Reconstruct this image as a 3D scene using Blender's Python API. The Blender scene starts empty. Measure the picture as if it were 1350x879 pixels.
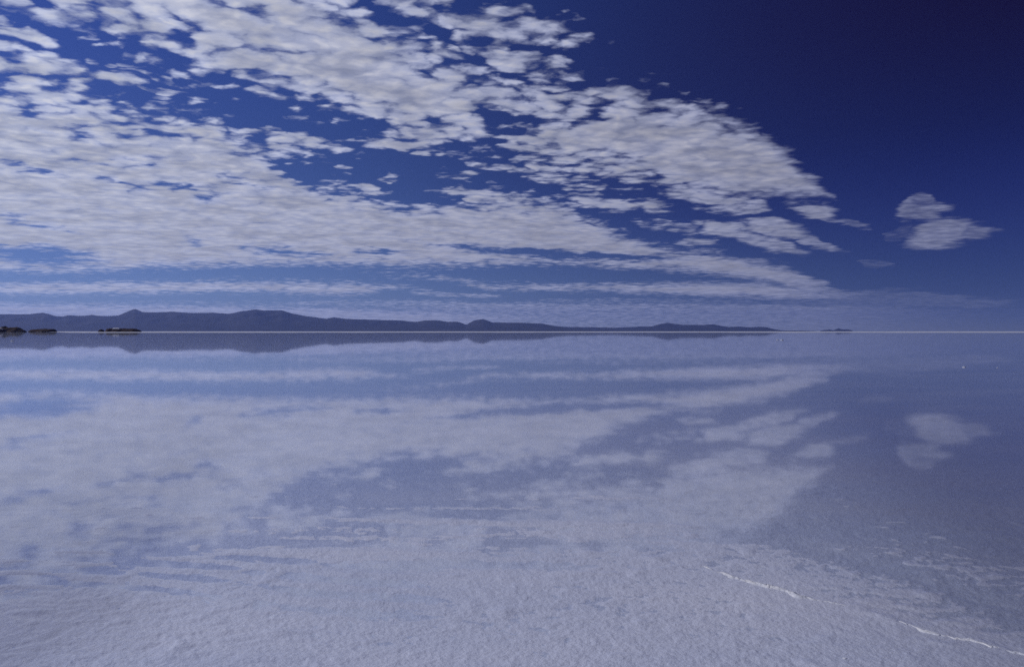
import bpy, math, random
import numpy as np

# ------------------------------------------------------------------ basics
S = bpy.context.scene
C = S.collection
F = 1050.0            # focal length in units of the photo's pixels (28 mm lens)
HOR = 436.8           # photo row of the horizon
CX = 675.0
CAM_H = 1.6
SUN_AZ = math.radians(-75.0)    # from +Y towards +X : the sun stands to the left
SUN_EL = math.radians(36.0)
SUN_DIR = (math.sin(SUN_AZ) * math.cos(SUN_EL), math.cos(SUN_AZ) * math.cos(SUN_EL), math.sin(SUN_EL))


def az_of(X):
    return math.atan2(X - CX, F)


def el_of(X, Y):
    return math.atan2(HOR - Y, math.hypot(X - CX, F))


def on_ground(X, Y):
    d = CAM_H * F / (Y - HOR)
    return ((X - CX) / F * d, d)


def tag(o, label=None, cat=None, group=None, kind=None):
    if label: o['label'] = label
    if cat: o['category'] = cat
    if group: o['group'] = group
    if kind: o['kind'] = kind
    return o


def mesh_obj(name, verts, faces, mat, parent=None, smooth=True):
    me = bpy.data.meshes.new(name)
    verts = np.asarray(verts, np.float64)
    faces = np.asarray(faces, np.int32)
    n = faces.shape[1]
    me.vertices.add(len(verts)); me.vertices.foreach_set('co', verts.astype(np.float32).ravel())
    me.loops.add(faces.size); me.loops.foreach_set('vertex_index', faces.ravel())
    me.polygons.add(len(faces))
    me.polygons.foreach_set('loop_start', np.arange(0, faces.size, n, dtype=np.int32))
    me.polygons.foreach_set('loop_total', np.full(len(faces), n, dtype=np.int32))
    me.polygons.foreach_set('use_smooth', np.full(len(faces), smooth))
    me.update(calc_edges=True); me.validate()
    me.materials.append(mat)
    o = bpy.data.objects.new(name, me)
    C.objects.link(o)
    if parent: o.parent = parent
    return o


def grid_faces(nr, nc, wrap=False):
    i = np.arange(nr - 1)[:, None]
    j = np.arange(nc if wrap else nc - 1)[None, :]
    k = (j + 1) % nc
    a = i * nc + j; b = i * nc + k; c = (i + 1) * nc + k; d = (i + 1) * nc + j
    return np.stack([a, b, c, d], -1).reshape(-1, 4)


# ------------------------------------------------------------------ numpy noise
def perlin(x, y, seed=0):
    r = np.random.RandomState(seed)
    perm = r.permutation(1024)
    ang = r.rand(1024) * 2 * np.pi
    gx, gy = np.cos(ang), np.sin(ang)
    xi = np.floor(x).astype(np.int64); yi = np.floor(y).astype(np.int64)
    xf = x - xi; yf = y - yi
    u = xf * xf * xf * (xf * (xf * 6 - 15) + 10); v = yf * yf * yf * (yf * (yf * 6 - 15) + 10)

    def g(dx, dy):
        h = perm[(perm[(xi + dx) & 1023] + yi + dy) & 1023]
        return gx[h] * (xf - dx) + gy[h] * (yf - dy)
    return ((g(0, 0) * (1 - u) + g(1, 0) * u) * (1 - v) + (g(0, 1) * (1 - u) + g(1, 1) * u) * v) * 1.5


def fbm(x, y, octs=4, seed=0, gain=.5, lac=2.03):
    s = 0; a = 1; t = 0
    for k in range(octs):
        s = s + a * perlin(x + 17.3 * k, y - 9.1 * k, seed + k); t += a
        a *= gain; x = x * lac; y = y * lac
    return s / t


def sstep(a, b, x):
    t = np.clip((x - a) / (b - a), 0, 1)
    return t * t * (3 - 2 * t)


# ------------------------------------------------------------------ node helper
class G:
    def __init__(s, tree): s.t = tree; s.N = tree.nodes; s.L = tree.links

    def put(s, sock, v):
        if v is None: return
        if isinstance(v, bpy.types.NodeSocket): s.L.new(v, sock)
        else: sock.default_value = v

    def m(s, op, a, b=None, c=None, clamp=False):
        n = s.N.new('ShaderNodeMath'); n.operation = op; n.use_clamp = clamp
        for i, v in enumerate((a, b, c)): s.put(n.inputs[i], v)
        return n.outputs[0]

    def add(s, a, b): return s.m('ADD', a, b)
    def sub(s, a, b): return s.m('SUBTRACT', a, b)
    def mul(s, a, b): return s.m('MULTIPLY', a, b)
    def mx(s, a, b): return s.m('MAXIMUM', a, b)
    def mn(s, a, b): return s.m('MINIMUM', a, b)
    def ma(s, a, b, c): return s.m('MULTIPLY_ADD', a, b, c)

    def vm(s, op, a, b=None, scale=None, out=0):
        n = s.N.new('ShaderNodeVectorMath'); n.operation = op
        s.put(n.inputs[0], a)
        if b is not None: s.put(n.inputs[1], b)
        if scale is not None: s.put(n.inputs['Scale'], scale)
        return n.outputs[out]

    def xyz(s, v):
        n = s.N.new('ShaderNodeSeparateXYZ'); s.put(n.inputs[0], v); return n.outputs

    def vec(s, x, y, z=0.0):
        n = s.N.new('ShaderNodeCombineXYZ'); s.put(n.inputs[0], x); s.put(n.inputs[1], y); s.put(n.inputs[2], z)
        return n.outputs[0]

    def noise(s, v, scale, detail=4.0, rough=.5, dim='3D', dist=0.0, out=0):
        n = s.N.new('ShaderNodeTexNoise'); n.noise_dimensions = dim
        s.put(n.inputs['Vector'], v); s.put(n.inputs['Scale'], scale)
        n.inputs['Detail'].default_value = detail; n.inputs['Roughness'].default_value = rough
        n.inputs['Distortion'].default_value = dist
        return n.outputs[out]

    def mapping(s, v, loc=(0, 0, 0), rot=(0, 0, 0), scale=(1, 1, 1), typ='POINT'):
        n = s.N.new('ShaderNodeMapping'); n.vector_type = typ
        s.put(n.inputs['Vector'], v)
        n.inputs['Location'].default_value = loc; n.inputs['Rotation'].default_value = rot; n.inputs['Scale'].default_value = scale
        return n.outputs[0]

    def ss(s, x, a, b, lo=0.0, hi=1.0):
        n = s.N.new('ShaderNodeMapRange'); n.interpolation_type = 'SMOOTHSTEP'
        s.put(n.inputs['Value'], x); s.put(n.inputs['From Min'], a); s.put(n.inputs['From Max'], b)
        s.put(n.inputs['To Min'], lo); s.put(n.inputs['To Max'], hi)
        return n.outputs['Result']

    def mix(s, f, a, b, typ='RGBA', blend='MIX'):
        n = s.N.new('ShaderNodeMix'); n.data_type = typ; n.blend_type = blend
        k = {'RGBA': 2, 'FLOAT': 0, 'VECTOR': 1}[typ]
        ins = [i for i in n.inputs if i.name in ('A', 'B') and i.type == typ or (i.name in ('A', 'B') and typ == 'FLOAT' and i.type == 'VALUE')]
        s.put(n.inputs['Factor'], f)
        s.put(ins[0], a); s.put(ins[1], b)
        return [o for o in n.outputs if (o.type == typ or (typ == 'FLOAT' and o.type == 'VALUE'))][0]

    def curve(s, x, pts):          # pts in 0..1
        n = s.N.new('ShaderNodeFloatCurve')
        c = n.mapping.curves[0]
        while len(c.points) > 2: c.points.remove(c.points[1])
        c.points[0].location = pts[0]; c.points[-1].location = pts[-1]
        for p in pts[1:-1]: c.points.new(*p)
        for p in c.points: p.handle_type = 'AUTO_CLAMPED'
        n.mapping.update()
        s.put(n.inputs['Value'], x)
        return n.outputs[0]


def new_mat(name):
    m = bpy.data.materials.new(name); m.use_nodes = True
    m.node_tree.nodes.clear()
    g = G(m.node_tree)
    o = g.N.new('ShaderNodeOutputMaterial')
    return m, g, o


# ------------------------------------------------------------------ camera
cam = bpy.data.cameras.new('camera'); cam.lens = F / 1350 * 36.0; cam.sensor_width = 36
cam.clip_start = .05; cam.clip_end = 500000
co = bpy.data.objects.new('camera', cam); C.objects.link(co)
co.location = (0, 0, CAM_H); co.rotation_euler = (math.radians(90), 0, 0)
cam.shift_y = -(439.5 - HOR) / 1350.0
S.camera = co

# ------------------------------------------------------------------ sun
sl = bpy.data.lights.new('sun', 'SUN'); sl.energy = 2.9; sl.angle = math.radians(.5); sl.color = (1, .95, .88)
so = bpy.data.objects.new('sun', sl); C.objects.link(so)
import mathutils
so.rotation_euler = mathutils.Vector(SUN_DIR).to_track_quat('Z', 'Y').to_euler()
so.location = (-50, 10, 60)

# ------------------------------------------------------------------ world : sky with altocumulus
W = bpy.data.worlds.new('World'); S.world = W; W.use_nodes = True
g = G(W.node_tree); g.N.clear()
wo = g.N.new('ShaderNodeOutputWorld'); bg = g.N.new('ShaderNodeBackground')
g.L.new(bg.outputs[0], wo.inputs[0]); bg.inputs['Strength'].default_value = .1
tc = g.N.new('ShaderNodeTexCoord').outputs['Generated']
D = g.vm('NORMALIZE', tc)
dx, dy, dz = g.xyz(D)
az = g.m('ARCTAN2', dx, dy)
el = g.m('ARCSINE', dz)
sky = g.N.new('ShaderNodeTexSky'); sky.sky_type = 'NISHITA'; sky.sun_disc = False
sky.sun_elevation = SUN_EL; sky.sun_rotation = SUN_AZ
sky.altitude = 3650; sky.air_density = 1.0; sky.dust_density = .3; sky.ozone_density = 3.0
cosA = g.vm('DOT_PRODUCT', D, SUN_DIR, out=1)
# deep, polarised blue of the high plateau : darkest a right angle away from the sun
pol = g.mul(g.sub(1.0, g.mul(cosA, cosA)), g.ss(el, -.05, .24, .30, 1.0))
away = g.ss(cosA, .55, -.25)
pol = g.mul(pol, g.mix(away, .62, 1.0, 'FLOAT'))
polf = g.sub(1.0, g.mul(pol, .78))
h1 = g.ss(el, 0.0, .40)
tint = g.mix(h1, (.39, .41, .62, 1), (.30, .37, .82, 1))
tint = g.mix(g.mul(away, g.ss(el, -.06, .05)), tint, (.15, .17, .40, 1))
tint = g.mix(g.mul(away, g.ss(el, .04, .22)), tint, (.19, .19, .78, 1))
tint = g.mix(g.mul(away, g.ss(el, .17, .42)), tint, (.26, .03, .24, 1))
skc = g.vm('MULTIPLY', sky.outputs[0], tint)
skc = g.vm('SCALE', skc, scale=polf)

# --- cloud cover, laid out by azimuth and elevation
AZ0, AZ1 = -1.0, 1.0
ELM = .60
azn = g.ss  # placeholder
u01 = g.m('MULTIPLY_ADD', az, 1 / (AZ1 - AZ0), -AZ0 / (AZ1 - AZ0), clamp=True)
uc = g.m('MULTIPLY', el, 1 / ELM)
# wander the outlines a little
dzc = g.mx(dz, 0.0)
inv = g.m('DIVIDE', 1.0, g.add(dzc, .085))
P = g.vm('SCALE', g.vec(dx, dy, 0.0), scale=inv)
P = g.mapping(P, rot=(0, 0, math.radians(-12)), scale=(1.25, 1.45, 1))


def npt(X, Y): return ((az_of(X) - AZ0) / (AZ1 - AZ0), max(0.0, min(1.0, el_of(X, Y) / ELM)))


def ncurve(pts):
    q = sorted(npt(*p) for p in pts)
    if q[0][0] > 0: q.insert(0, (0.0, q[0][1]))
    if q[-1][0] < 1: q.append((1.0, q[-1][1]))
    return g.curve(wu, q)


wobs = g.noise(P, 3.2, 3.0, .55, out=1)
wx, wy, wz = g.xyz(wobs)
lowf = g.ss(el, .0, .38, .12, 1.0)
wu = g.m('MULTIPLY_ADD', g.sub(wx, .5), .035, u01, clamp=True)
we = g.add(uc, g.mul(g.mul(g.sub(wy, .5), .10), lowf))
soft_h = g.ss(el, 0.0, .40, .010, .075)      # softness of an edge (in normalised elevation)


# the layout is built up as one running vector (azimuth, elevation, cover) : one feature after the other,
# which keeps the shader's working memory small
state = g.vec(g.ma(g.sub(wx, .5), .045, az), g.mul(we, ELM), -1.3)


def put_max(val):
    global state
    state = g.vm('MAXIMUM', state, g.vec(-9.0, -9.0, val))


def band(up, lo, amp=1.0, x0=None, x1=None, slope=45.0):
    """cover rises from -1 to amp inside a strip between two outlines."""
    global wu
    ax, ey, cz = g.xyz(state)
    wu = g.m('MULTIPLY_ADD', ax, 1 / (AZ1 - AZ0), -AZ0 / (AZ1 - AZ0), clamp=True)
    wn = g.mul(ey, 1 / ELM)
    sf = g.ss(ey, 0.0, .40, .010, .048)
    r = g.m('DIVIDE', g.mn(g.sub(ncurve(up), wn), g.sub(wn, ncurve(lo))), sf)
    for xx, sg in ((x0, 1), (x1, -1)):
        if xx is not None:
            r = g.mn(r, g.mul(g.sub(wu, npt(xx, 200)[0]), sg * slope))
    put_max(g.m('MINIMUM', r, amp))


def blob(X, Y, rx, ry, rot=0, amp=1.0):
    """an ellipse in (azimuth, elevation); rx, ry in photo pixels; rot in degrees, positive = falls to the right."""
    n = g.mapping(state, loc=(az_of(X), el_of(X, Y), 0), rot=(0, 0, -math.radians(rot)), scale=(rx / F * 1.25, ry / F * 1.25, 1e7), typ='TEXTURE')
    put_max(g.m('MINIMUM', g.ma(g.vm('LENGTH', n, out=1), -2.6, 2.1), amp))


def hole_at(X, Y, rx, ry, rot, a):
    global state
    n = g.mapping(state, loc=(az_of(X), el_of(X, Y), 0), rot=(0, 0, -math.radians(rot)), scale=(rx / F * 1.4, ry / F * 1.4, 1e7), typ='TEXTURE')
    v = g.m('MAXIMUM', g.ma(g.vm('LENGTH', n, out=1), -a * 2.1, a * 2.1), 0.0)
    state = g.vm('SUBTRACT', state, g.vec(0.0, 0.0, v))


if True:
    # upper mass, from the top left down to its blunt tip at the right
    band([(-400, -330), (0, -200), (430, -8), (470, 12), (530, 42), (590, 80), (650, 98), (730, 112), (820, 118), (870, 122), (930, 140), (990, 165), (1030, 192), (1062, 225), (1090, 252), (1130, 300), (1300, 420)],
         [(-400, -250), (0, -40), (60, -12), (100, 30), (180, 62), (240, 88), (330, 112), (400, 138), (450, 156), (520, 184), (570, 196), (640, 196), (700, 212), (760, 228), (850, 244), (950, 262), (1040, 263), (1100, 262), (1300, 262)], 2.1)
    # broad lower mass
    band([(-400, 60), (0, 122), (60, 128), (110, 150), (180, 152), (250, 148), (320, 180), (370, 205), (400, 232), (460, 250), (520, 264), (570, 262), (640, 250), (720, 262), (770, 284), (850, 318), (950, 334), (1030, 350), (1090, 374), (1112, 386), (1300, 420)],
         [(-400, 350), (0, 360), (150, 358), (250, 354), (430, 350), (560, 353), (700, 350), (850, 356), (1000, 370), (1080, 388), (1112, 388), (1300, 380)], 1.9, None, 1130, 22.0)
    # low streaks
    band([(-300, 370), (0, 372), (200, 370), (430, 371), (535, 377), (600, 386)], [(-300, 392), (0, 389), (200, 388), (350, 386), (450, 390), (535, 381), (600, 388)], 1.5, None, 560)
    band([(560, 362), (650, 374), (760, 374), (900, 372), (1000, 372), (1110, 384)], [(560, 366), (650, 382), (760, 384), (900, 390), (1000, 394), (1110, 396)], 1.25, 540, 1150, 16.0)
    band([(-300, 397), (0, 398), (300, 402), (600, 410), (700, 414)], [(-300, 436), (0, 436), (300, 436), (700, 436)], 1.15, None, 820, 9.0)
    band([(500, 396), (700, 399), (900, 400), (1150, 404), (1320, 410)], [(500, 440), (1320, 440)], .42, 480, 1230, 7.0)
    band([(1030, 390), (1200, 386), (1330, 396)], [(1030, 402), (1200, 404), (1330, 404)], .0, 1030, 1320)
blobs = [
    # clouds along the top edge and in the top left corner
    (655, 38, 105, 26, 6, 1.0), (560, 6, 60, 12, -6, .8), (656, -2, 22, 12, 0, .7), (300, -30, 150, 30, 4, 1.0),
    (20, 3, 70, 12, 6, .9), (28, 47, 34, 10, 3, .9), (100, 12, 28, 14, 20, .8), (10, 22, 12, 7, 0, .6),
    (20, 82, 80, 14, 3, 1.0), (110, 97, 62, 14, 3, 1.0), (20, 108, 34, 8, 0, .8), (210, 97, 34, 6, 8, .5),
    (177, 77, 16, 5, 0, .3), (140, 73, 12, 5, 0, .0), (215, 119, 30, 4, -4, .3),
    (60, 140, 90, 30, 8, 1.0),
    # broken pieces between the two masses
    (640, 76, 34, 10, 6, .45), (700, 88, 60, 14, 8, .6), (750, 99, 30, 10, 8, .55), (585, 72, 22, 8, 10, .3),
    (395, 190, 74, 11, 5, .8), (520, 193, 52, 11, 3, .9), (300, 200, 90, 22, 4, .8), (485, 249, 24, 6, 3, .8),
     (560, 205, 26, 4, 0, .45), (455, 222, 14, 3, 0, .4), (512, 233, 9, 3, 0, .4),
    (645, 218, 30, 8, 6, .5), (700, 224, 60, 10, 6, .6), (610, 228, 26, 5, 3, .4),
    (640, 260, 76, 13, 4, 1.0), (700, 272, 60, 12, 8, .7),
    (800, 267, 70, 10, 6, 1.0), (855, 272, 22, 11, 0, .8), (770, 245, 26, 5, 3, .35),
    (930, 262, 60, 12, 14, 1.0), (990, 273, 22, 7, 8, .6),
    (955, 303, 42, 10, 14, .9), (1000, 318, 58, 8, 17, .65), (1020, 302, 44, 11, 14, .85), (1062, 318, 44, 6, 18, .45),
    (1075, 277, 28, 8, 7, .9), (1110, 292, 26, 5, 16, .15), (920, 320, 26, 6, 6, .55), (880, 300, 40, 7, 10, .2),
    # small cloud apart at the right and its wisps
    (1214, 279, 26, 12, -4, .35), (1236, 309, 36, 17, -8, .50), (1270, 305, 30, 9, 0, .25), (1214, 262, 16, 6, 0, .2),
    (1184, 307, 13, 5, -40, -.15), (1156, 347, 18, 4, 4, -.1),
    (705, 418, 16, 5, 0, .2), (330, 400, 150, 2.6, 0, -.1), (600, 388, 60, 3, 2, .3), (560, 400, 40, 2, 0, .1), (850, 397, 130, 3, 1, 0.0),
    (480, 400, 90, 3, 0, .2),
]
for b in blobs: blob(*b)
# clear windows in the masses : lower the cover there
holes = [(690, 160, 72, 12, 4, 1.6), (640, 148, 30, 8, 10, .8), (790, 152, 22, 8, 6, .8), (560, 160, 26, 8, 12, .5), (250, 26, 26, 8, 12, .5), (350, 55, 50, 8, 6, .5),
         (310, 12, 60, 7, 10, .8), (240, 42, 22, 9, 20, .8), (490, 62, 36, 6, 6, .4), (480, 165, 40, 6, 4, .5), (820, 205, 44, 8, 4, .5),
         (700, 332, 120, 7, 3, 1.5), (840, 340, 60, 4, 3, 1.2), (45, 335, 70, 11, 1, 1.5), (370, 331, 60, 6, 2, 1.2), (500, 331, 40, 5, 0, 1.1), (590, 322, 50, 5, 4, .6),
         (256, 320, 16, 8, 0, 1.0), (60, 298, 40, 5, 6, .9), (40, 224, 36, 6, 3, 1.0), (270, 263, 18, 7, 0, 1.1), (310, 229, 24, 7, 0, 1.2), (160, 240, 34, 5, 8, .9),
         (390, 226, 30, 12, 4, .8), (240, 244, 70, 5, 5, .8), (340, 245, 40, 5, 4, .6), (540, 276, 26, 6, 6, .3), (645, 276, 50, 5, 6, .7), (590, 262, 34, 8, 6, .8),
         (120, 215, 40, 4, 3, .8), (200, 210, 60, 5, 2, .5), (210, 178, 40, 5, 2, .7), (60, 176, 50, 4, 2, .5), (900, 336, 60, 3, 3, .4), (760, 366, 40, 3, 1, .9), (20, 283, 26, 6, 0, .6)]
for b in holes: hole_at(*b)
cover = g.xyz(state)[2]
# sky behind the camera : scattered cover of the same kind
back = g.ma(g.noise(P, .8, 2.0, .5), 5.0, -2.6)
behind = g.ss(g.m('ABSOLUTE', az), .62, .95)
cover = g.mix(behind, cover, back, 'FLOAT')
high = g.ss(el, .44, .62)
cover = g.mix(high, cover, back, 'FLOAT')

# --- puffs
P2 = g.vm('ADD', P, g.vm('SCALE', g.vm('SUBTRACT', g.noise(P, 5.0, 2.0, .5, out=1), (.5, .5, .5)), scale=.10))
sunp = g.vm('ADD', P2, (-.045, .02, 0))
n_big = g.noise(P2, 2.6, 2.0, .5)
n_a = g.noise(P2, 7.0, 6.0, .56)
n_b = g.noise(sunp, 7.0, 4.0, .56)
detail_f = g.ss(el, .03, .27, .42, 1.0)
vn = g.N.new('ShaderNodeTexVoronoi'); vn.feature = 'SMOOTH_F1'; vn.voronoi_dimensions = '2D'
vn.inputs['Scale'].default_value = 8.6; vn.inputs['Smoothness'].default_value = .25
if 'Detail' in vn.inputs: vn.inputs['Detail'].default_value = 1.0
vn.inputs['Roughness'].default_value = .45
g.L.new(g.vm('ADD', P2, g.vm('SCALE', g.vm('SUBTRACT', g.noise(P, 12.0, 3.0, .6, out=1), (.5, .5, .5)), scale=.10)), vn.inputs['Vector'])
puff = g.sub(.50, vn.outputs['Distance'])
nn = g.ma(g.sub(n_a, .5), 3.5, g.mul(g.sub(n_big, .5), 1.7))
nn = g.ma(puff, 2.25, nn)
nn = g.mul(nn, g.mul(detail_f, g.ss(az, .02, .46, 1.0, .24)))
dens = g.ma(cover, 1.0, nn)
dens = g.add(dens, .02)
alpha = g.ss(dens, -.45, 1.0)
alpha = g.mul(alpha, g.ss(el, .0, .05, .85, 1.0))
core = g.ss(dens, .2, 1.9)
rel = g.m('MULTIPLY_ADD', g.mul(g.sub(n_a, n_b), g.ss(el, .05, .30, .30, 1.0)), 1.5, g.ma(g.mul(puff, g.ss(el, .05, .30, .35, 1.0)), 1.15, .58), clamp=True)
# sunlit cloud, brighter towards the sun; grey blue where thick or turned away
fwd = g.m('POWER', g.m('MULTIPLY_ADD', cosA, .5, .5, clamp=True), 1.6)
lum = g.mul(g.ma(fwd, 5.0, 2.05), g.ss(el, .0, .09, 1.25, 1.0))
lum = g.mul(lum, g.mix(rel, .72, 1.15, 'FLOAT'))
soft_n = g.noise(P, 3.3, 3.0, .5)
lum = g.mul(lum, g.ss(soft_n, .35, .62, .84, 1.05))
warm = g.mix(fwd, (.84, .82, 1.06, 1), (.92, .955, 1.06, 1))
cl = g.vm('SCALE', warm, scale=lum)
shade = g.mix(g.mul(core, rel), (.84, .91, 1.12, 1), (1, 1, 1, 1))
cl = g.vm('MULTIPLY', cl, shade)
final = g.mix(g.mul(alpha, .96), skc, cl)
g.L.new(final, bg.inputs['Color'])
W.cycles.sampling_method = 'MANUAL'; W.cycles.sample_map_resolution = 512

# ------------------------------------------------------------------ materials
salt, g, out = new_mat('salt_crust')
b = g.N.new('ShaderNodeBsdfPrincipled'); g.L.new(b.outputs[0], out.inputs[0])
geo = g.N.new('ShaderNodeNewGeometry'); pos = geo.outputs['Position']
px, py, pz = g.xyz(pos)
dist = g.vm('LENGTH', g.vec(px, py, 0.0), out=1)
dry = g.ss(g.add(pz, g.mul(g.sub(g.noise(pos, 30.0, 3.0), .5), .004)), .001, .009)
patch = g.noise(g.mapping(pos, scale=(.25, .6, 1)), 1.0, 4.0, .55)
fine = g.noise(pos, 45.0, 3.0, .6)
colA = g.mix(g.ss(patch, .35, .65), (.43, .475, .62, 1), (.53, .56, .68, 1))
colA = g.mix(g.ss(fine, .3, .7, 0, .35), colA, (.56, .59, .70, 1))
# lens corner darkening painted into the salt colour, at the right and lower left
vignette = g.add(g.ss(g.add(g.ma(py, -.38, px), g.mul(g.sub(patch, .5), 1.6)), -.2, 1.6), g.ss(g.add(g.ma(py, -.25, g.mul(px, -1.0)), g.mul(g.sub(patch, .5), 2.0)), .6, 1.6))
vignette = g.mul(g.mn(vignette, 1.0), g.ss(dist, 7.0, 30.0, 1.0, .0))
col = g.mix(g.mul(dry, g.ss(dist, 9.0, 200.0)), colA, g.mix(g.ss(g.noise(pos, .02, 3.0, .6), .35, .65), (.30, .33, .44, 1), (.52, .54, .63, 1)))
col = g.mix(g.mul(vignette, .55), col, (.16, .175, .26, 1))
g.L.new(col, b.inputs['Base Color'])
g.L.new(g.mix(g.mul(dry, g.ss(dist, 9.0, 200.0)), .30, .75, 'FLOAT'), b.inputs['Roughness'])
b.inputs['IOR'].default_value = 1.4
b.inputs['Coat IOR'].default_value = 1.33; b.inputs['Coat Roughness'].default_value = .16
g.L.new(g.ss(dist, 12.0, 60.0, .75, 0.0), b.inputs['Coat Weight'])
bp = g.N.new('ShaderNodeBump'); bp.inputs['Distance'].default_value = .007
g.L.new(g.noise(pos, 38.0, 4.0, .6), bp.inputs['Height'])
g.L.new(g.ss(dist, 3.0, 22.0, 1.0, 0.0), bp.inputs['Strength'])
g.L.new(bp.outputs[0], b.inputs['Normal'])

drysalt, g, out = new_mat('dry_salt')
b = g.N.new('ShaderNodeBsdfPrincipled'); g.L.new(b.outputs[0], out.inputs[0])
pos = g.N.new('ShaderNodeNewGeometry').outputs['Position']
g.L.new(g.mix(g.ss(g.noise(pos, 9.0, 4.0, .6), .35, .65), (.42, .45, .54, 1), (.57, .59, .65, 1)), b.inputs['Base Color'])
b.inputs['Roughness'].default_value = .8
bp = g.N.new('ShaderNodeBump'); bp.inputs['Distance'].default_value = .006; bp.inputs['Strength'].default_value = .8
g.L.new(g.noise(pos, 60.0, 4.0, .6), bp.inputs['Height']); g.L.new(bp.outputs[0], b.inputs['Normal'])

water_m, g, out = new_mat('shallow_water')
geo = g.N.new('ShaderNodeNewGeometry'); pos = geo.outputs['Position']
px, py, pz = g.xyz(pos)
dist = g.vm('LENGTH', g.vec(px, py, 0.0), out=1)
bp = g.N.new('ShaderNodeBump'); bp.inputs['Distance'].default_value = .003
g.L.new(g.noise(g.mapping(pos, scale=(.6, 1, 1)), 7.0, 4.0, .55), bp.inputs['Height'])
g.L.new(g.ss(dist, 4.0, 15.0, .07, 0.0), bp.inputs['Strength'])
cosi = g.m('ABSOLUTE', g.vm('DOT_PRODUCT', bp.outputs[0], geo.outputs['Incoming'], out=1))
fr = g.m('MULTIPLY_ADD', g.m('POWER', g.m('SUBTRACT', 1.0, cosi, clamp=True), 5.0), .92, .02, clamp=True)
gl = g.N.new('ShaderNodeBsdfGlossy'); gl.inputs['Color'].default_value = (.97, .97, .99, 1)
g.L.new(g.ss(dist, 5.0, 40.0, .030, .024), gl.inputs['Roughness'])
g.L.new(bp.outputs[0], gl.inputs['Normal'])
tr = g.N.new('ShaderNodeBsdfTransparent'); tr.inputs[0].default_value = (.95, .97, .99, 1)
mxs = g.N.new('ShaderNodeMixShader'); g.L.new(fr, mxs.inputs[0]); g.L.new(tr.outputs[0], mxs.inputs[1]); g.L.new(gl.outputs[0], mxs.inputs[2])
g.L.new(mxs.outputs[0], out.inputs[0])


def rock_mat(name, c1, c2, sc):
    m, g, out = new_mat(name)
    b = g.N.new('ShaderNodeBsdfPrincipled'); g.L.new(b.outputs[0], out.inputs[0])
    pos = g.N.new('ShaderNodeNewGeometry').outputs['Position']
    n = g.noise(pos, sc, 6.0, .6)
    g.L.new(g.mix(g.ss(n, .35, .65), c1, c2), b.inputs['Base Color'])
    b.inputs['Roughness'].default_value = .9
    b.inputs['IOR'].default_value = 1.2
    return m


mountain_m = rock_mat('mountain_rock', (.018, .019, .024, 1), (.034, .034, .037, 1), .0007)
rock_m = rock_mat('dark_rock', (.012, .006, .008, 1), (.028, .013, .012, 1), .25)
pale_m = rock_mat('pale_scree', (.30, .27, .27, 1), (.50, .46, .44, 1), .5)
white_m = rock_mat('white_salt_bank', (.65, .65, .68, 1), (.80, .80, .80, 1), .5)

# ------------------------------------------------------------------ ground : salt flat to the horizon
near_r = 2.0 * (1.0043 ** np.arange(0, 860))            # 2 m .. 80 m
far_r = np.geomspace(near_r[-1] * 1.05, 55000, 90)
R = np.concatenate([[.02, .5, 1.0, 1.5], near_r, far_r])
th = np.concatenate([np.linspace(-math.pi, -.74, 40)[:-1], np.linspace(-.74, .74, 820), np.linspace(.74, math.pi, 40)[1:-1]])
RR, TT = np.meshgrid(R, th, indexing='ij')
GX = RR * np.sin(TT); GY = RR * np.cos(TT)
np.seterr(all='ignore')


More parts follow.
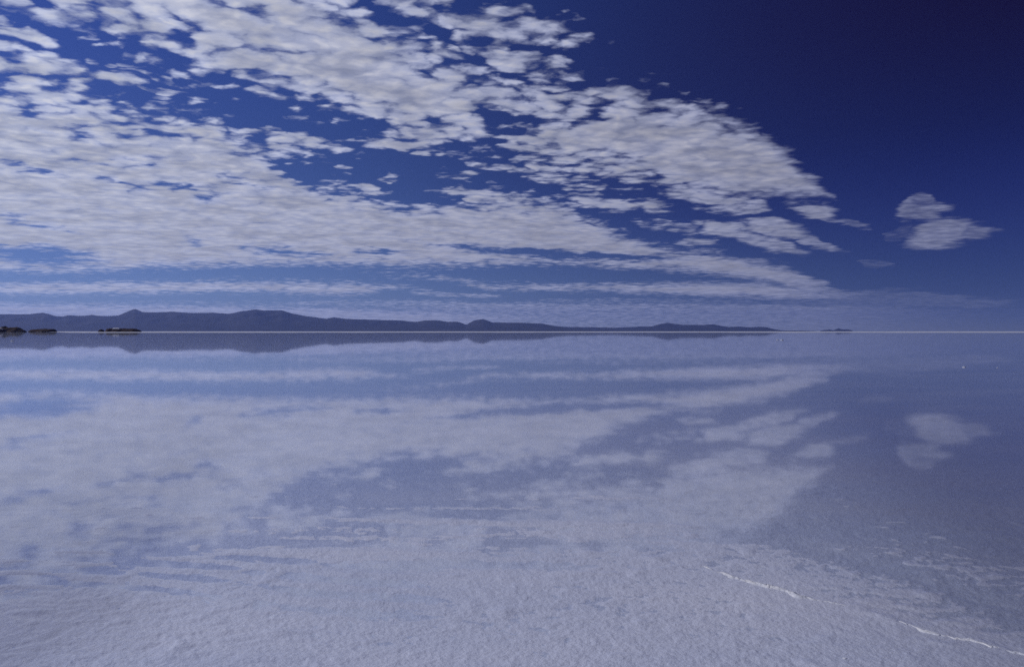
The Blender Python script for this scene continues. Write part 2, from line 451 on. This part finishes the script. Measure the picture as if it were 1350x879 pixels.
def salt_height(x, y):
    r = np.hypot(x, y)
    near = 1 - sstep(7, 17, r)
    far = 1 - sstep(20, 60, r)
    z = np.full_like(x, -.0060)
    z += .0028 * fbm(x * .5, y * .8, 3, 3)
    # crinkled crust
    wx_ = .12 * perlin(x * 2.1, y * 2.1, 40); wy_ = .12 * perlin(x * 2.1, y * 2.1, 41)
    c = fbm((x + wx_ * .6) * 9.0, (y + wy_ * .6) * 12.0, 4, 11, .6)
    mod = np.clip(.95 + 1.1 * fbm(x * .9, y * .6, 3, 160), .25, 1.7)
    z += (.0008 + .0056 * near * mod) * c
    c2 = 1 - np.abs(fbm((x + wx_) * 2.4, (y + wy_) * 5.2, 3, 21)) * 3.2
    z += .0022 * near * np.clip(c2, 0, 1) ** 2
    z += (.0046 + .0030 * fbm(x * .7 + 5, y * .7, 3, 171)) * (1 - sstep(4.5, 9, r)) - .0030 * sstep(5.5, 8, r) * near + .0050 * (1 - sstep(4.5, 7.0, r + 1.6 * perlin(x * .35, y * .35, 77)))
    # long low wind streaks lying across the view
    s = fbm(x * .42 + .3 * y, y * 3.4 + .15 * np.sin(x * .8), 4, 31, .55)
    belt = sstep(5.2, 6.5, r) * (1 - sstep(13, 20, r))
    z += belt * .0055 * np.clip(s + .04, -.2, .6)
    # arcs of old shorelines at the left
    rc = np.hypot(x + 1.4, (y - 2.0) * 1.0)
    arc = np.sin(rc * 17 + 1.6 * perlin(x * .7, y * .7, 51)) * np.exp(-((rc - 3.9) / .75) ** 2) * sstep(.2, -1.5, x)
    z += .0030 * arc
    sp = np.clip(perlin(x * 4.2 + .4 * y, y * 6.5, 150) - .40, 0, 1)
    z += .016 * sp * (1 - sstep(8, 12, r))
    z += .0016 * near * perlin(x * 34, y * 40, 151)
    # furrows and raised lines : laid down along the shore as curves on the ground
    yy = np.maximum(y, .5)
    Xp_ = CX + F * x / yy; Yp_ = HOR + F * CAM_H / yy
    wob = 2.2 * perlin(x * 1.3, y * 1.3, 88)
    def line(pts, hgt, wid, seed):
        P = np.array(pts, float)
        d = (Yp_ + wob - np.interp(Xp_, P[:, 0], P[:, 1])) / F / CAM_H * yy * yy      # metres on the ground
        ends = np.clip((Xp_ - P[0, 0]) / 60, 0, 1) * np.clip((P[-1, 0] - Xp_) / 60, 0, 1) * (y > 1)
        brk = np.clip(.75 + .9 * perlin(x * 1.7, y * 1.1, seed), .1, 1.2)
        return hgt * ends * brk * np.exp(-(d / wid) ** 2)
    arcR = [(900, 690), (990, 703), (1040, 711), (1100, 727), (1150, 742), (1200, 752), (1250, 768), (1300, 788), (1420, 830)]
    z += line(arcR, -.0120, .17, 90)
    z += line([(880, 684), (960, 688), (1040, 697), (1100, 706)], -.0085, .10, 91)
    z += line([(1180, 690), (1260, 700), (1330, 716), (1400, 740)], -.0070, .12, 92)
    z += line([(1120, 640), (1220, 650), (1330, 668), (1400, 680)], .0050, .10, 93)
    L0 = [(-80, 724), (0, 725), (100, 727), (200, 733), (300, 741), (400, 750), (500, 757), (600, 761)]
    for k, (o, hh) in enumerate(((-14, .004), (-7, -.009), (0, .005), (7, -.009), (13, .004), (21, -.008), (28, .004), (38, -.007))):
        z += line([(X_, Y_ + o * (1 + .0008 * X_)) for X_, Y_ in L0], hh, .055, 100 + k)
    for k, (X_0, X_1, Y_0, Y_1, hh) in enumerate(((250, 900, 655, 660, .006), (380, 980, 668, 675, .006), (150, 700, 680, 690, .006), (500, 1000, 690, 694, .006), (60, 420, 640, 646, .006),
                                                  (0, 330, 700, 706, -.009), (120, 520, 712, 716, -.009), (560, 900, 716, 722, -.008), (450, 800, 742, 748, -.008), (0, 240, 668, 672, .006), (700, 1150, 655, 662, .005))):
        z += line([(X_0, Y_0), ((X_0 + X_1) / 2, (Y_0 + Y_1) / 2 - 2), (X_1, Y_1)], hh, .08, 120 + k)
    z += line([(690, 764), (760, 757), (840, 754), (890, 748), (930, 747)], .0065, .035, 140)
    z += line([(930, 762), (990, 776), (1060, 787), (1120, 800), (1220, 828), (1350, 862)], .004, .12, 141)
    z = z * far + (1 - far) * (-.006)
    return z


GZ = salt_height(GX, GY)
# beyond the sheet of water the salt is dry : it rises a few centimetres
AZG = TT
Xp = CX + F * np.tan(np.clip(AZG, -1.2, 1.2))
edge = 1150 + 80 * perlin(Xp * .008, Xp * 0 + .5, 61) + 1900 * (1 - sstep(50, 95, Xp + 4 * perlin(Xp * .11, Xp * 0, 62)))
edge = np.where(np.abs(AZG) > 1.1, 900, edge)
GZ = np.where(RR > edge, .05, GZ)
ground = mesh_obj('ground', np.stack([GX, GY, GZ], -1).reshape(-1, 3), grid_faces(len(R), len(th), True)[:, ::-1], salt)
tag(ground, 'white salt flat reaching to the horizon, wet crust near, dry strip far off', kind='structure')

wr = np.concatenate([[.02], np.geomspace(1, 5000, 70)])
A, B = np.meshgrid(wr, np.linspace(-math.pi, math.pi, 121)[:-1], indexing='ij')
wv = np.stack([A * np.sin(B), A * np.cos(B), A * 0], -1).reshape(-1, 3)
water = mesh_obj('water', wv, grid_faces(len(wr), 120, True)[:, ::-1], water_m)
tag(water, 'shallow still water over salt mirroring clouds and mountains', kind='structure')

# ------------------------------------------------------------------ mountains
SKY1 = [(-900, 418), (-700, 405), (-500, 414), (-300, 409), (-150, 415), (-60, 413), (0, 414), (20, 414), (40, 414), (50, 412.5), (57, 412), (65, 414), (72, 416.5), (83, 417), (90, 415.2), (100, 416), (110, 416.2), (122, 415), (130, 416.5), (145, 416.7), (155, 416.2), (165, 411.8), (178, 407), (188, 411.3), (205, 411.5), (225, 411), (240, 411.5), (260, 412.6), (280, 412), (300, 413.5), (310, 412), (320, 409.8), (337, 408), (350, 409.2), (372, 409), (385, 413), (400, 416), (415, 418), (430, 420), (440, 418.3), (455, 420), (480, 421), (510, 422), (530, 422.4), (548, 424.3), (560, 422), (580, 422.4), (590, 424.2), (603, 424), (615, 427.8), (625, 422.5), (637, 420.5), (650, 425), (680, 425.2), (700, 426), (715, 426.2), (728, 429), (745, 431.5), (770, 433.5), (800, 436.8)]
SKY2 = [(690, 436.8), (715, 431.8), (735, 430.4), (770, 431), (810, 432), (825, 431.2), (845, 430.3), (860, 430), (870, 427.2), (880, 425), (890, 427), (900, 428.2), (920, 428.2), (940, 427.4), (950, 429.2), (960, 431.2), (975, 430.2), (990, 431.5), (1000, 430.5), (1010, 431.2), (1018, 433.4), (1030, 435.4), (1060, 435.8), (1078, 436.8)]
SKY3 = [(1080, 436.8), (1086, 435), (1093, 434.4), (1099, 435.2), (1105, 432.6), (1112, 434.2), (1117, 434), (1121, 434.6), (1125, 436.8)]


def mountains(name, sky, dist, seed, label, depth=.16, front=.13):
    Xs = np.linspace(sky[0][0], sky[-1][0], max(120, int((sky[-1][0] - sky[0][0]) / 1.6)))
    Yp = np.interp(Xs, [p[0] for p in sky], [p[1] for p in sky])
    Yp = Yp + .35 * perlin(Xs * .09, Xs * 0 + .37, seed) * np.clip((HOR - Yp) / 6, 0, 1)
    a = np.arctan((Xs - CX) / F)
    H = (HOR - Yp) / np.hypot(Xs - CX, F)               # tangent of the elevation
    t = np.linspace(-1, 1, 47)
    T, AA = np.meshgrid(t, a, indexing='ij')
    HH = np.broadcast_to(H, T.shape)
    off = np.where(T < 0, T * front, T * depth)
    rr = dist * (1 + off)
    x = rr * np.sin(AA); y = rr * np.cos(AA)
    prof = np.clip(1 - np.abs(T), 0, 1) ** .95
    gul = fbm(x / (dist * .020), y / (dist * .045), 5, seed + 5)
    prof = prof * (1 + .55 * gul * np.clip(np.abs(T) * 3, 0, 1) * (1 - np.abs(T)))
    z = HH * dist * prof * (1 + np.where(T > 0, 0, 0)) + CAM_H * (1 - np.abs(T))
    z = np.where(np.abs(T) >= .999, -2.0, z)
    o = mesh_obj(name, np.stack([x, y, z], -1).reshape(-1, 3), grid_faces(len(t), len(a))[:, ::-1], mountain_m)
    tag(o, label, kind='structure')
    return o


mountains('mountains', SKY1, 40000, 7, 'long hazy blue mountain range on the left horizon')
mountains('hills', SKY2, 46000, 17, 'low blue hills right of the long mountain range', .12, .10)
mountains('hills', SKY3, 51000, 27, 'tiny far blue hills at the right end of the horizon', .06, .05)

# ------------------------------------------------------------------ islets
def islet(profile, dist, seed, label, group=None, depth_m=26, rockname='rock', mat=None):
    """low rocky islet from its skyline [(X, height in photo pixels)]; base resting in the salt."""
    X0, X1 = profile[0][0], profile[-1][0]
    mid = (X0 + X1) / 2
    root = bpy.data.objects.new('islet', None); C.objects.link(root)
    cx, cy = (mid - CX) / F * dist, dist
    root.location = (cx, cy, 0)
    tag(root, label, 'islet', group)
    Xs = np.linspace(X0, X1, 90)
    hpx = 1.15 * np.interp(Xs, [p[0] for p in profile], [p[1] for p in profile])
    t = np.linspace(-1, 1, 25)
    T, XX = np.meshgrid(t, Xs, indexing='ij')
    HH = np.broadcast_to(hpx, T.shape)
    x = (XX - CX) / F * dist - cx
    endw = np.clip(np.minimum(XX - X0, X1 - XX) / ((X1 - X0) * .12), 0, 1) ** .5
    y = T * depth_m * (.35 + .65 * endw) * (1 + .25 * perlin(x * .05, T * 2, seed))
    prof = (1 - np.abs(T) ** 2.6)
    z = (HH / F * dist) * prof * (1 + .22 * fbm(x * .16, y * .16, 4, seed + 3)) - .3 * (np.abs(T) >= .999)
    z += .9 * np.clip(fbm(x * .5, y * .5, 2, seed + 9), 0, 1) * prof
    mesh_obj('rock', np.stack([x, y, z], -1).reshape(-1, 3), grid_faces(len(t), len(Xs))[:, ::-1], mat or rock_m, root)
    return root, cx, cy


def bank(root, cx, cy, dist, X0, X1, y0, y1, mat, name, back=-10.0, seed=0):
    """a pale bank on an islet's slope : a thick leaning slab with uneven outline; y0, y1 heights in photo pixels."""
    n = 26
    s = np.linspace(0, 1, n)
    xs = (X0 + (X1 - X0) * s - CX) / F * dist - cx
    env = np.sqrt(np.clip(1 - (2 * s - 1) ** 4, 0, 1))
    zb = y0 / F * dist; zt = y1 / F * dist
    rows = []
    for k, (fy, fz) in enumerate(((0, 0), (-2.0, .15), (-2.6, .5), (-1.6, .85), (.5, 1.0), (5, .9), (6, 0))):
        rows.append(np.stack([xs, back + fy + .8 * perlin(xs * .3, xs * 0 + k, seed), zb + (zt - zb) * fz * (env * (1 + .2 * perlin(xs * .4, xs * 0 + 3.3 + .2 * k, seed + 1)))], -1))
    mesh_obj(name, np.concatenate(rows), grid_faces(len(rows), n)[:, ::-1], mat, root)


DI = 2300.0
r, cx, cy = islet([(-34, .8), (-26, 2.8), (-12, 4.6), (-2, 4.6), (4, 5.6), (6, 6.6), (8, 4.9), (12, 4.4), (14, 5.2), (18, 5.0), (22, 5.3), (25, 4.6), (28, 2.6), (31, 2.0), (33, .3)], DI, 100,
                  'dark brown rocky islet with a pale slope, at the left edge of the photo')
bank(r, cx, cy, DI, -3, 10, 2.8, 5.6, pale_m, 'pale_slope', -20, 3)
islet([(41.0, .6), (42, 2.5), (46, 2.9), (54, 3.4), (62, 3.5), (66, 3.1), (71, 3.1), (72.3, .8)], DI, 130,
      'low flat topped dark brown islet without any pale patch, second from left')
r, cx, cy = islet([(141, .5), (142, 3.8), (150, 4.1), (156, 3.7), (162, 4.0), (168, 3.6), (178, 3.7), (183, 2.3), (184.5, .6)], DI, 160,
                  'long dark brown islet with a white patch on top, below the mountain peak')
bank(r, cx, cy, DI, 152, 161, 3.4, 5.3, white_m, 'white_patch', -16, 5)
islet([(130, .5), (131.5, 2.4), (134, 3.0), (136, 2.2), (137, .5)], DI, 190, 'tiny dark islet just left of the long white patched islet', depth_m=9)

# ------------------------------------------------------------------ salt ridge and lumps
def polyline_ground(pts, n):
    P = np.array([on_ground(*p) for p in pts])
    d = np.r_[0, np.cumsum(np.hypot(*np.diff(P, axis=0).T))]
    s = np.linspace(0, d[-1], n)
    return np.stack([np.interp(s, d, P[:, 0]), np.interp(s, d, P[:, 1])], -1), s


ENV = [(0, .35), (.10, .8), (.2, 1.0), (.42, .9), (.47, .5), (.56, .45), (.62, .65), (.68, .7), (.73, .45), (.82, .45), (.88, .75), (1, .8)]


def ridge(pts, n, width, height, seed, label):
    L, s = polyline_ground(pts, n)
    L[:, 1] += .050 * perlin(s * 4, s * 0, seed) + .030 * perlin(s * 13, s * 0, seed + 1) + .012 * perlin(s * 40, s * 0, seed + 8)
    tdir = np.gradient(L, axis=0); tdir /= np.linalg.norm(tdir, axis=1)[:, None]
    nrm = np.stack([-tdir[:, 1], tdir[:, 0]], -1)
    env = np.clip(.68 + .7 * perlin(s * 2.3, s * 0 + 7, seed + 2) + .55 * perlin(s * 9, s * 0 + 2, seed + 3), .03, 1.15)
    env *= np.interp(np.linspace(0, 1, n), *zip(*ENV)) 
    env *= np.clip(s / .25, 0, 1) * np.clip((s[-1] - s) / .1, 0, 1)
    k = np.linspace(-1, 1, 13)
    Vv = []
    for kk in k:
        w = width * (.4 + .6 * env)
        jx = .3 * perlin(s * 14, s * 0 + kk * 3, seed + 4)
        p = L + nrm * ((kk + jx * (1 - abs(kk))) * w)[:, None]
        z = height * env * (1 - abs(kk) ** 1.6) * (1 + .6 * perlin(s * 30, s * 0 + kk * 4, seed + 5)) + .0035 - .007 * abs(kk)
        Vv.append(np.column_stack([p, z]))
    o = mesh_obj('salt_ridge', np.concatenate(Vv), grid_faces(len(k), n), drysalt)
    tag(o, label, 'salt ridge')
    return o


ridge([(915, 744), (945, 754), (975, 762), (1000, 770), (1020, 777), (1035, 778), (1050, 785), (1080, 791), (1105, 797), (1130, 801), (1160, 812), (1195, 824), (1240, 836), (1280, 845), (1320, 856), (1380, 872), (1450, 888)],
      1400, .044, .010, 70, 'crooked white ridge of dry salt crossing the wet crust at lower right')


def lump(X, Y, rad, seed, label, group):
    x, y = on_ground(X, Y)
    import bmesh
    bm = bmesh.new(); bmesh.ops.create_icosphere(bm, subdivisions=3, radius=1)
    rnd = random.Random(seed); ph = [rnd.uniform(0, 6) for _ in range(6)]
    for v in bm.verts:
        c = v.co
        k = 1 + .22 * math.sin(3 * c.x + ph[0]) * math.cos(4 * c.y + ph[1]) + .12 * math.sin(7 * c.z + ph[2] + 3 * c.x) + .07 * math.sin(13 * c.y + ph[3])
        v.co = (c.x * rad * 1.5 * k, c.y * rad * 1.1 * k, c.z * rad * .6 * k)
    me = bpy.data.meshes.new('salt_lump'); bm.to_mesh(me); bm.free()
    for p in me.polygons: p.use_smooth = True
    me.materials.append(drysalt)
    o = bpy.data.objects.new('salt_lump', me); C.objects.link(o); o.location = (x, y, rad * .15)
    tag(o, label, 'salt lump', group)


GL = 'white salt lumps standing in the water'
lump(1025, 448, .14, 1, 'left one of two white salt lumps close together far out right of centre', GL)
lump(1031, 448.4, .17, 2, 'right one of two white salt lumps close together far out right of centre', GL)
lump(1271, 484, .05, 3, 'white salt lump in open water near the right edge below the horizon', GL)
lump(1315, 484.5, .025, 8, 'tiny salt lump far right, beside the frame edge below the horizon', GL)
lump(16, 449.5, .16, 4, 'white salt lump in the water in front of the leftmost islet', GL)
lump(1114, 868, .008, 5, 'small bright salt pebble below the salt ridge at bottom right', GL)

# ------------------------------------------------------------------ haze
hz, g, out = new_mat('thin_air')
pv = g.N.new('ShaderNodeVolumePrincipled')
pv.inputs['Color'].default_value = (.26, .39, 1.0, 1)
pv.inputs['Density'].default_value = 1.35e-5
pv.inputs['Anisotropy'].default_value = .3
g.L.new(pv.outputs[0], out.inputs['Volume'])
h = 56000.0; zb, zt = -3.0, 1350.0
bv = [(-h, -h, zb), (h, -h, zb), (h, h, zb), (-h, h, zb), (-h, -h, zt), (h, -h, zt), (h, h, zt), (-h, h, zt)]
bf = [(0, 3, 2, 1), (4, 5, 6, 7), (0, 1, 5, 4), (1, 2, 6, 5), (2, 3, 7, 6), (3, 0, 4, 7)]
haze = mesh_obj('haze', bv, bf, hz, smooth=False)
tag(haze, 'thin blue air between the camera and the far mountains', kind='stuff')

# ------------------------------------------------------------------ render settings
S.view_settings.view_transform = 'Standard'; S.view_settings.look = 'None'
S.view_settings.exposure = 0; S.view_settings.gamma = 1
S.render.engine = 'CYCLES'
S.cycles.max_bounces = 6; S.cycles.transparent_max_bounces = 12
S.cycles.sample_clamp_indirect = 4
S.cycles.use_denoising = False
